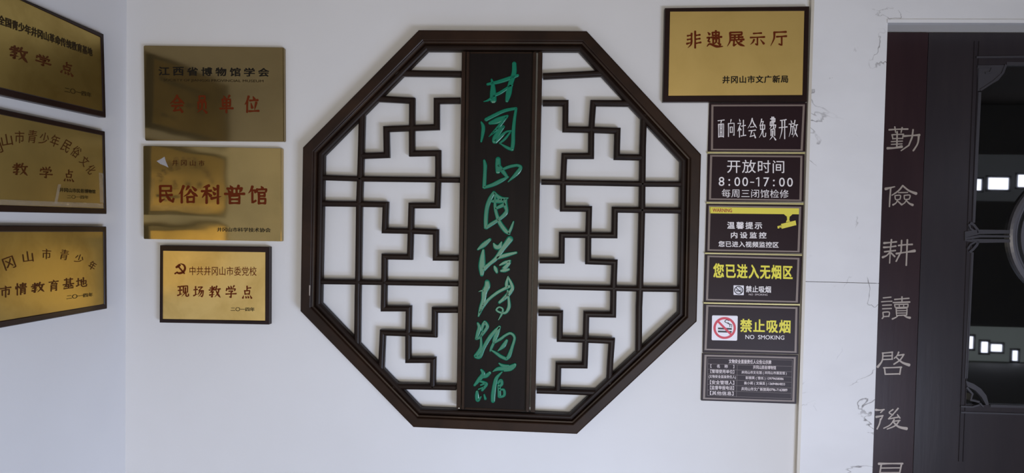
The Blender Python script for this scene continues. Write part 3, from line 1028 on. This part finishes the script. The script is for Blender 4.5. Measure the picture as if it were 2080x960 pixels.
q = [(290.5, 296), (571.5, 301), (571.5, 490), (291.5, 485)]
p2 = plaque('brass_plaque', atB, q, 'unframed wavy brass plaque with five large red characters, middle of column of three', 'plaque', 'wall plaques left of the octagon')
build('plate', slab(q, atB, 0.0, 0.026, 0.002), 'brass_wavy', p2)
H = 0.0262
bm = bmesh.new()
for i, ch in enumerate('井冈山市'):
    put_text(bm, ch, bq(349.5 + i * 18, 324.5 + i * .3, 361 + i * 18, 336 + i * .3), atB, H, bold=0.004)
build('city_lettering', bm, 'ink_brown', p2)
brush_obj('brush_character', [('民', bq(319, 374.5, 355, 412, .5)), ('俗', bq(362.5, 376, 402, 412.5, .5)), ('科', bq(409, 375, 450, 413.5, .5)),
                             ('普', bq(456, 376, 497, 413.5, .5)), ('馆', bq(504, 377, 543, 414.5, .5))], atB, H, 'ink_red', p2, 14)
text_obj('issuer_lettering', '井冈山市科学技术协会', [(441, 461.5), (549.5, 462.5), (549.5, 471.5), (441, 470)], atB, H, 'ink_black', p2, bold=0.012)
bm = slab([(318, 327), (328, 322), (334, 318), (336.5, 327), (342, 340), (334, 336), (326, 333)], atB, 0.026, 0.0268)  # pale mark: reflected light and scratch on the brass, built as a thin shape
build('pale_glint_mark', bm, 'glint_mark', p2, label='pale glint and scratch mark')

# lower framed plaque
q = [(324.5, 498), (546, 501.5), (545.5, 659), (323.5, 655)]
qi = [(330.5, 509), (538.5, 512), (538, 651), (330, 647.5)]
p3 = plaque('framed_gold_plaque', atB, q, 'small gold plaque in dark frame with party emblem, lowest in column of three', 'plaque', 'wall plaques left of the octagon')
build('frame', ring(q, qi, atB, scaled(FRAME, 0.032)), 'plaque_frame', p3)
build('plate', slab([(329.5, 508), (539.5, 511), (539, 652), (329, 648.5)], atB, 0.0, 0.029), 'gold_worn', p3)
H = 0.0292
text_obj('title_lettering', '中共井冈山市委党校', [(385, 540.5), (521, 541.5), (521, 560), (385, 558.5)], atB, H, 'ink_red', p3, gap=1.03)
brush_obj('brush_character', [('现', bq(360, 578, 384, 603, .3)), ('场', bq(393, 579.5, 415, 604, .3)), ('教', bq(424, 579, 448, 605, .3)),
                             ('学', bq(458, 579, 480.5, 606, .3)), ('点', bq(491.5, 579.5, 513, 606.5, .3))], atB, H, 'ink_red', p3, 12)
text_obj('date_lettering', '二〇一四年', [(468.5, 623.5), (517, 624), (517, 632), (468.5, 631.5)], atB, H, 'ink_black', p3, bold=0.012)
bm = bmesh.new()
S = lambda x, y: (300 + x / 4.8, 480 + y / 4.8)


def em(pts):
    ribbon(bm, [(*S(x, y), w / 4.8) for x, y, w in catmull(pts, 7)], atB, H, 0.0006)


em([(318, 264, 6), (352, 278, 16), (364, 312, 20), (345, 346, 22), (308, 358, 20), (284, 350, 14)])      # sickle
em([(290, 346, 12), (266, 362, 16)])
em([(280, 300, 22), (312, 278, 26)])                                                                       # hammer head
em([(300, 294, 14), (330, 328, 15), (358, 360, 15)])
build('hammer_and_sickle_emblem', bm, 'ink_red', p3)

# right-hand framed plaque
q = [(1351, 16), (1644.5, 12.5), (1640, 206), (1347, 206.5)]
qi = [(1361.5, 23.5), (1634, 22), (1630, 192.5), (1358, 194)]
p4 = plaque('framed_gold_plaque', atB, q, 'wide gold plaque in dark frame above the column of maroon signs', 'plaque')
build('frame', ring(q, qi, atB, scaled(FRAME, 0.028)), 'plaque_frame', p4)
build('plate', slab([(1360.5, 22.5), (1635, 21), (1631, 193.5), (1357, 195)], atB, 0.0, 0.0262), 'gold_new', p4)
H = 0.0264
brush_obj('brush_character', [('非', bq(1394, 63, 1424, 98)), ('遗', bq(1435, 62, 1469, 97)), ('展', bq(1476.5, 63.5, 1513, 95.5)),
                             ('示', bq(1523, 64.5, 1554, 94)), ('厅', bq(1564, 62.5, 1598, 94.5))], atB, H, 'ink_red', p4, 12.5)
text_obj('issuer_lettering', '井冈山市文广新局', [(1467.5, 154), (1601, 152.5), (1601, 168), (1467.5, 169.5)], atB, H, 'ink_black', p4, bold=0.022, gap=1.12)

# ------------------------------------------------------------------ maroon signs on the right
SIGN_GROUP = 'maroon notice signs in a column'


def sign(outer, border, label, strip_px=None, thick=0.008):
    s = plaque('notice_sign', atB, outer, label, 'sign', SIGN_GROUP)
    build('plate', slab(outer, atB, 0.0, thick, 0.0008, seg=1), 'sign', s)
    w = 4.2
    inner = [(border[0][0] + w, border[0][1] + w * .8), (border[1][0] - w, border[1][1] + w * .8),
             (border[2][0] - w, border[2][1] - w * .7), (border[3][0] + w, border[3][1] - w * .7)]
    build('border_line', ring(border, inner, atB, [(0, thick), (0, thick + 0.0006), (1, thick + 0.0006), (1, thick)]), 'sign_line', s)
    if strip_px:
        build('gold_edge_strip', slab(strip_px, atB, 0.0, thick + 0.004, 0.0006, seg=1), 'gold_strip', s)
    return s


HS = 0.0082
s1 = sign([(1441, 209), (1639, 208.5), (1635.5, 307.5), (1438, 307)], [(1445, 212.5), (1635, 212), (1630.5, 306), (1444, 305)],
          'maroon sign with one row of white brush characters, directly below the gold plaque',
          [(1437, 308), (1635.5, 309), (1635.5, 312), (1437, 311)])
bx = [('面', 165, 180, 225, 350), ('向', 252, 183, 318, 340), ('社', 340, 178, 415, 345), ('会', 430, 172, 512, 355),
      ('免', 530, 178, 595, 350), ('费', 618, 160, 688, 370), ('开', 708, 172, 782, 360), ('放', 795, 190, 875, 345)]
brush_obj('brush_character', [(c, bq(1420 + a / 4.3636, 200 + b / 4.3636, 1420 + d / 4.3636, 200 + e / 4.3636)) for c, a, b, d, e in bx], atB, HS, 'white_ink', s1, 7.6)

s2 = sign([(1438, 312.5), (1634.5, 313), (1632, 409.5), (1436, 408.5)], [(1442.5, 314.5), (1630, 316), (1628, 408), (1440, 405.5)],
          'maroon sign with opening hours 8:00-17:00 in white',
          [(1435, 410), (1632.5, 412), (1632.5, 415.5), (1435, 413)])
text_obj('heading_lettering', '开放时间', [(1477, 324), (1593, 325.5), (1593, 351.5), (1477, 351)], atB, HS, 'white_ink', s2, bold=0.003, gap=1.08)
bm = bmesh.new()
S2 = lambda x, y: (1420 + x / 4.3636, 200 + y / 4.3636)
for ch, a, b in (('8', 174, 224), (':', 260, 275), ('0', 313, 364), ('0', 383, 434), ('7', 571, 621), (':', 655, 670), ('0', 709, 760), ('0', 780, 831)):
    t, u = (694, 774) if ch != ':' else (712, 772)
    sl_ = (a - 172) * 0.012
    put_text(bm, ch, [S2(a, t + sl_), S2(b, t + sl_), S2(b, u + sl_), S2(a, u + sl_)], atB, HS, bold=0.004)
strip(bm, [S2(453, 741), S2(488, 742)], 2.0, HS, HS + 0.0008, atB)
strip(bm, [S2(529, 698), S2(528, 779)], 2.2, HS, HS + 0.0008, atB)
strip(bm, [S2(506, 712), S2(528, 699)], 2.0, HS, HS + 0.00083, atB)
build('hours_lettering', bm, 'white_ink', s2)
text_obj('closing_lettering', '每周三闭馆检修', [(1466, 383.5), (1602, 385), (1602, 402), (1466, 400.5)], atB, HS, 'white_ink', s2, gap=1.05)

s3 = sign([(1435.6, 414), (1632, 416.2), (1628.5, 514.3), (1433, 512)], [(1439.5, 417), (1627.4, 419.5), (1624, 512), (1437, 509)],
          'maroon sign with yellow WARNING band and yellow camera pictogram',
          [(1432, 512.5), (1629.5, 516.5), (1629.5, 519), (1432, 515)])
build('yellow_band', slab([(1441, 419.5), (1624, 421.8), (1623.5, 435), (1441.8, 433)], atB, HS - 0.001, HS + 0.0004), 'yellow_band', s3, label='yellow band')
text_obj('warning_lettering', 'WARNING', [(1447.5, 422.7), (1487, 423.5), (1487, 431), (1447.5, 430.4)], atB, HS + 0.0004, 'warn_ink', s3, bold=0.016)
bm = bmesh.new()
S3 = lambda pts: [(1420 + x / 4.3636, 400 + y / 4.3636) for x, y in pts]
for pts in ([(750, 150), (828, 152), (806, 172), (774, 170)], [(777, 168), (803, 170), (799, 206), (782, 206)], [(770, 224), (778, 202), (800, 202), (806, 216)],
            [(726, 238), (855, 207), (862, 248), (733, 281)], [(694, 258), (722, 251), (722, 262), (713, 266), (712, 277), (697, 278)], [(716, 256), (730, 246), (735, 274), (720, 270)]):
    slab(S3(pts), atB, HS - 0.001, HS + 0.0005, bm=bm)
build('camera_pictogram', bm, 'yellow_band', s3, label='yellow camera pictogram')
bm = bmesh.new()
for t, a, b, y0, y1, g_ in (('温馨提示', 1477, 1548, 450, 464.6, 1.3), ('内设监控', 1484.6, 1556.8, 470.6, 483.6, 1.45)):
    put_text(bm, t, [(a, y0), (b, y0 + .6), (b, y1 + .6), (a, y1)], atB, HS, bold=0.02, gap=g_)
put_text(bm, '您已进入视频监控区', [(1459.4, 489), (1581.6, 491), (1581.6, 503), (1459.4, 501)], atB, HS, bold=0.018, gap=1.06)
build('notice_lettering', bm, 'white_ink', s3)

s4 = sign([(1432.6, 516.5), (1629.3, 520), (1625, 616.3), (1430, 612.7)], [(1437, 518.5), (1624, 523.3), (1620.5, 614), (1434, 609.7)],
          'maroon sign with large yellow row of characters and tiny smoking pictogram',
          [(1429.5, 613.5), (1625, 617.2), (1625, 620.2), (1429.5, 616.3)])
text_obj('yellow_lettering', '您已进入无烟区', [(1448.6, 534), (1610, 538.5), (1610, 567.3), (1448.6, 564)], atB, HS, 'yellow_ink', s4, bold=0.026, gap=1.12)


def no_smoking(parent, quad, ring_mat, small):
    """white tile, ring with slash, cigarette with smoke"""
    m = homog(quad)
    u = lambda x, y: m(x, y)
    tile = build('pictogram_tile', slab([u(0.03, 0), u(0.97, 0), u(1, 0.03), u(1, 0.97), u(0.97, 1), u(0.03, 1), u(0, 0.97), u(0, 0.03)], atB, HS - 0.001, HS + 0.0004), 'pict_white', parent, label='white tile')
    h = HS + 0.0004
    px = quad[1][0] - quad[0][0]
    bm = bmesh.new()

    def st(pts, w):
        P = pts if len(pts) == 2 else catmull(pts, 5)
        ribbon(bm, [(*u(x, y), w * px) for x, y in P], atB, h, 0.0004)
    for y in (0.52, 0.64):
        slab([u(0.24, y - 0.035), u(0.78, y - 0.025), u(0.78, y + 0.045), u(0.24, y + 0.035)], atB, h, h + 0.0004, bm=bm)
    st([(0.70, 0.44), (0.70, 0.36), (0.60, 0.30), (0.50, 0.24), (0.56, 0.17), (0.66, 0.20)], 0.03)
    st([(0.77, 0.46), (0.77, 0.36), (0.68, 0.33), (0.62, 0.27)], 0.025)
    build('cigarette_pictogram', bm, 'pict_black', tile)
    bm = bmesh.new()
    n = 40
    O = [u(0.5 + 0.44 * math.cos(2 * math.pi * i / n), 0.5 + 0.44 * math.sin(2 * math.pi * i / n)) for i in range(n)]
    I = [u(0.5 + 0.35 * math.cos(2 * math.pi * i / n), 0.5 + 0.35 * math.sin(2 * math.pi * i / n)) for i in range(n)]
    ring(O, I, atB, [(0, h), (0, h + 0.0006), (1, h + 0.0006), (1, h)], bm=bm)
    slab([u(0.21, 0.27), u(0.27, 0.21), u(0.79, 0.73), u(0.73, 0.79)], atB, h, h + 0.0007, bm=bm)
    build('prohibition_ring', bm, ring_mat, tile)


no_smoking(s4, [(1490, 579), (1511, 579.5), (1510.8, 599), (1490, 598.5)], 'pict_black', True)
text_obj('white_lettering', '禁止吸烟', [(1515, 579.7), (1566, 580.8), (1566, 594.5), (1515, 593.2)], atB, HS, 'white_ink', s4, bold=0.02, gap=1.05)
text_obj('english_lettering', 'NO  SMOKING', [(1521, 595.8), (1559, 596.4), (1559, 600), (1521, 599.4)], atB, HS, 'pale_ink', s4)

s5 = sign([(1429.6, 617), (1624.3, 620.8), (1622, 719.3), (1428, 716)], [(1434.7, 619), (1620, 623.5), (1618, 716), (1431, 710.7)],
          'maroon NO SMOKING sign with large red prohibition ring on white tile')
no_smoking(s5, [(1446.5, 640), (1498.6, 641), (1497.3, 691.5), (1445.5, 690.5)], 'red_ink', False)
text_obj('yellow_lettering', '禁止吸烟', [(1503.4, 647), (1606, 649.5), (1605.5, 676.5), (1503.4, 674)], atB, HS, 'yellow_ink', s5, bold=0.024, gap=1.1)
text_obj('english_lettering', 'NO  SMOKING', [(1514, 679.5), (1593.3, 681), (1593, 689.5), (1514, 688)], atB, HS, 'white_ink', s5, bold=0.008)

s6 = sign([(1427, 717.5), (1621.5, 721), (1618, 820), (1424.5, 813)], [(1431, 720), (1616.5, 724.6), (1613.6, 815.6), (1428, 810)],
          'maroon sign with a ruled table of small text, lowest of the column')
S6 = lambda x, y: (1410 + x / 4.174, 600 + y / 4.174)
bm = bmesh.new()
rows = [(116, 530, 832, 546), (116, 578, 832, 600), (114, 622, 830, 645), (113, 664, 830, 690), (112, 708, 828, 735), (112, 752, 826, 782), (111, 800, 826, 828), (111, 846, 824, 874)]
for a, b, c, d in rows:
    strip(bm, [S6(a, b), S6(c, d)], 0.7, HS, HS + 0.0004, atB)
strip(bm, [S6(366, 588), S6(358, 858)], 0.7, HS, HS + 0.0004, atB)
strip(bm, [S6(116, 530), S6(111, 846)], 0.7, HS, HS + 0.0004, atB)
strip(bm, [S6(832, 546), S6(824, 874)], 0.7, HS, HS + 0.0004, atB)
build('table_rules', bm, 'sign_thin', s6)
bm = bmesh.new()


def row(t, x0, y0, x1, y1, hh, **k):
    a, b = S6(x0, y0), S6(x1, y1)
    put_text(bm, t, line_quad(a, b, hh / 4.174), atB, HS, **k)


row('文物安全直接责任人公告公示牌', 293, 556, 654, 565, 36, bold=0.02)
row('【     名    称     】', 138, 596, 340, 601, 30, bold=0.012)
row('【管理使用单位】', 138, 640, 340, 645, 32, bold=0.012)
row('(文物安全直接责任人)', 122, 686, 354, 692, 32, bold=0.012)
row('【安全管理人】', 134, 733, 340, 738, 34, bold=0.012)
row('【监督举报电话】', 134, 778, 338, 783, 34, bold=0.012)
row('【其他信息】', 134, 824, 334, 830, 34, bold=0.012)
row('井冈山民俗博物馆', 500, 606, 694, 611, 32, bold=0.014)
row('井冈山市文化馆 ( 井冈山市展览馆 )', 402, 651, 784, 659, 30, bold=0.014)
row('彭丽英 ( 馆长 ) 13979658086', 436, 697, 758, 706, 30, bold=0.014)
row('袁小莉 ( 文保员 ) 13694864833', 422, 742, 770, 751, 30, bold=0.014)
row('井冈山市文广新旅局0796-7163889', 400, 789, 790, 799, 30, bold=0.014)
build('small_lettering', bm, 'pale_ink', s6)

# ------------------------------------------------------------------ plaques on the left wall
LG = 'framed brass plaques on the left wall'
HW = 0.030


def left_plaque(outer_r, inner_r, label, m):
    """quads are given by two lines on the picture: (y at x=0, then right corner)"""
    (ty, tx, trY), (by, bx_, brY) = outer_r
    (ity, itx, itrY), (iby, ibx, ibrY) = inner_r
    XE = -125.0
    ext = lambda y0, x1, y1, x: y0 + (y1 - y0) / x1 * x
    o = [(XE, ext(ty, tx, trY, XE)), (tx, trY), (bx_, brY), (XE, ext(by, bx_, brY, XE))]
    i = [(XE + 16, ext(ity, itx, itrY, XE + 16)), (itx, itrY), (ibx, ibrY), (XE + 16, ext(iby, ibx, ibrY, XE + 16))]
    P = [atL(x, y, HW) for x, y in o]
    c = sum(P, Vector()) / 4
    s = thing('framed_brass_plaque', (XL, c.y, min(p.z for p in P)), label, 'plaque', LG)
    build('frame', ring(o, i, atL, scaled(FRAME, HW)), 'plaque_frame', s)
    i2 = [(i[0][0] - 1, i[0][1] - 1), (i[1][0] + .7, i[1][1] - .8), (i[2][0] + .7, i[2][1] + .8), (i[3][0] - 1, i[3][1] + 1)]
    build('plate', slab(i2, atL, 0.0, HW - 0.003), m, s)
    return s


HT = HW - 0.0028
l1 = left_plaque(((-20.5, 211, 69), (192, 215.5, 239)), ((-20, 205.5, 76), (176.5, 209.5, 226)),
                 'uppermost dark-framed brass plaque on left wall with straight title row over three brush characters', 'gold_left')
text_obj('title_lettering', '全国青少年井冈山革命传统教育基地', [(-3, 29), (188, 98), (188, 115), (-3, 49)], atL, HT, 'ink_dull', l1, bold=0.022, gap=1.02)
brush_obj('brush_character', [('教', [(19, 88), (56, 99), (56, 129), (19, 118)]), ('学', [(72, 106), (104, 117), (104, 141), (72, 130)]),
                             ('点', [(122, 121), (150, 131), (150, 157), (122, 147)])], atL, HT, 'ink_brown', l1, 13)
text_obj('date_lettering', '二〇一四年', [(131, 176), (186, 188), (186, 198), (131, 187)], atL, HT, 'ink_dull', l1, bold=0.006)

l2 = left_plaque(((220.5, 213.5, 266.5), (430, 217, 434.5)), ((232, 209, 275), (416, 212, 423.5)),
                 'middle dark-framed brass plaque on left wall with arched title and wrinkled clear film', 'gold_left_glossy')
for ch, x, y, w, h, a in (('井', -32, 318, 24, 26, -34), ('冈', -8, 300, 24, 26, -26), ('山', 14, 284, 22, 24, -16), ('市', 40, 278, 19, 25, -6), ('青', 66, 277, 18, 26, 2), ('少', 90, 281, 19, 24, 8),
                          ('年', 112, 286, 18, 24, 14), ('民', 135, 297, 17, 24, 24), ('俗', 155, 308, 17, 23, 30), ('文', 172, 327, 16, 20, 38), ('化', 185, 344, 15, 20, 46)):
    text_obj('title_character', ch, cell(x, y, w, h, a + 6), atL, HT, 'ink_brown', l2)
brush_obj('brush_character', [('教', bq(25, 329, 56, 356, 2)), ('学', bq(80, 337, 107, 362, 2)), ('点', bq(129, 343, 151, 368, 2))], atL, HT, 'ink_brown', l2, 11)
text_obj('issuer_lettering', '井冈山市民俗博物馆', [(121, 380.5), (194, 385), (194, 393), (121, 389.5)], atL, HT, 'ink_dull', l2, bold=0.014)
text_obj('date_lettering', '二〇一四年', [(136, 395.5), (180, 397), (180, 404), (136, 403)], atL, HT, 'ink_dull', l2)
# loose protective film, wrinkled along the lower and right edges
import random
random.seed(4)


def film(quad, nu, nv, amp):
    m = homog(quad)
    bm = bmesh.new()
    g_ = []
    for j in range(nv + 1):
        r = []
        for i in range(nu + 1):
            px, py = m(i / nu, j / nv)
            edge = 0.25 + 0.75 * math.sin(math.pi * min(1, j / nv + 0.3))
            h_ = HT + 0.0012 + amp * edge * abs(math.sin(i * 1.9 + math.sin(i * 0.7) * 2 + j * 0.5)) * random.uniform(0.5, 1.0)
            r.append(bm.verts.new(atL(px, py, h_)))
        g_.append(r)
    for j in range(nv):
        for i in range(nu):
            bm.faces.new((g_[j][i], g_[j][i + 1], g_[j + 1][i + 1], g_[j + 1][i]))
    ret = bmesh.ops.solidify(bm, geom=bm.faces[:], thickness=0.0003)
    return bm


build('protective_film', film([(-20, 404), (209, 413), (211, 422), (-20, 415)], 40, 3, 0.0035), 'film', l2, label='wrinkled clear film')
build('protective_film', film([(201, 350), (210, 352), (211, 412), (203, 411)], 3, 14, 0.003), 'film', l2, label='wrinkled clear film')
build('protective_film', film([(118, 374), (124, 374), (116, 414), (110, 414)], 2, 8, 0.0025), 'film', l2, label='wrinkled clear film')

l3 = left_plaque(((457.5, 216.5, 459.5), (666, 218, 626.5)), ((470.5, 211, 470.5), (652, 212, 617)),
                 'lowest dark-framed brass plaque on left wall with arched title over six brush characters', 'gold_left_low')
for ch, x, y, w, h, a in (('井', -20, 546, 24, 26, -30), ('冈', 19, 534, 23, 25, -20), ('山', 57, 521, 21, 22, -8), ('市', 95, 515.5, 18, 21, 2), ('青', 131, 517, 17, 21, 12), ('少', 161, 525, 17, 18, 20),
                          ('年', 188, 539, 14, 18, 32)):
    text_obj('title_character', ch, cell(x, y, w, h, a), atL, HT, 'ink_brown', l3)
brush_obj('brush_character', [('市', bq(0, 581, 23, 605, -3)), ('情', bq(30, 576, 54, 600, -3)), ('教', bq(63, 574, 90, 596, -3)), ('育', bq(99, 569, 119, 592, -2)),
                             ('基', bq(128, 565, 150, 587, -2)), ('地', bq(155, 564, 177, 584, -2))], atL, HT, 'ink_brown', l3, 12)
text_obj('date_lettering', '二〇一四年', [(135, 599), (189, 593.5), (189, 601.5), (135, 608)], atL, HT, 'ink_dull', l3, bold=0.01)
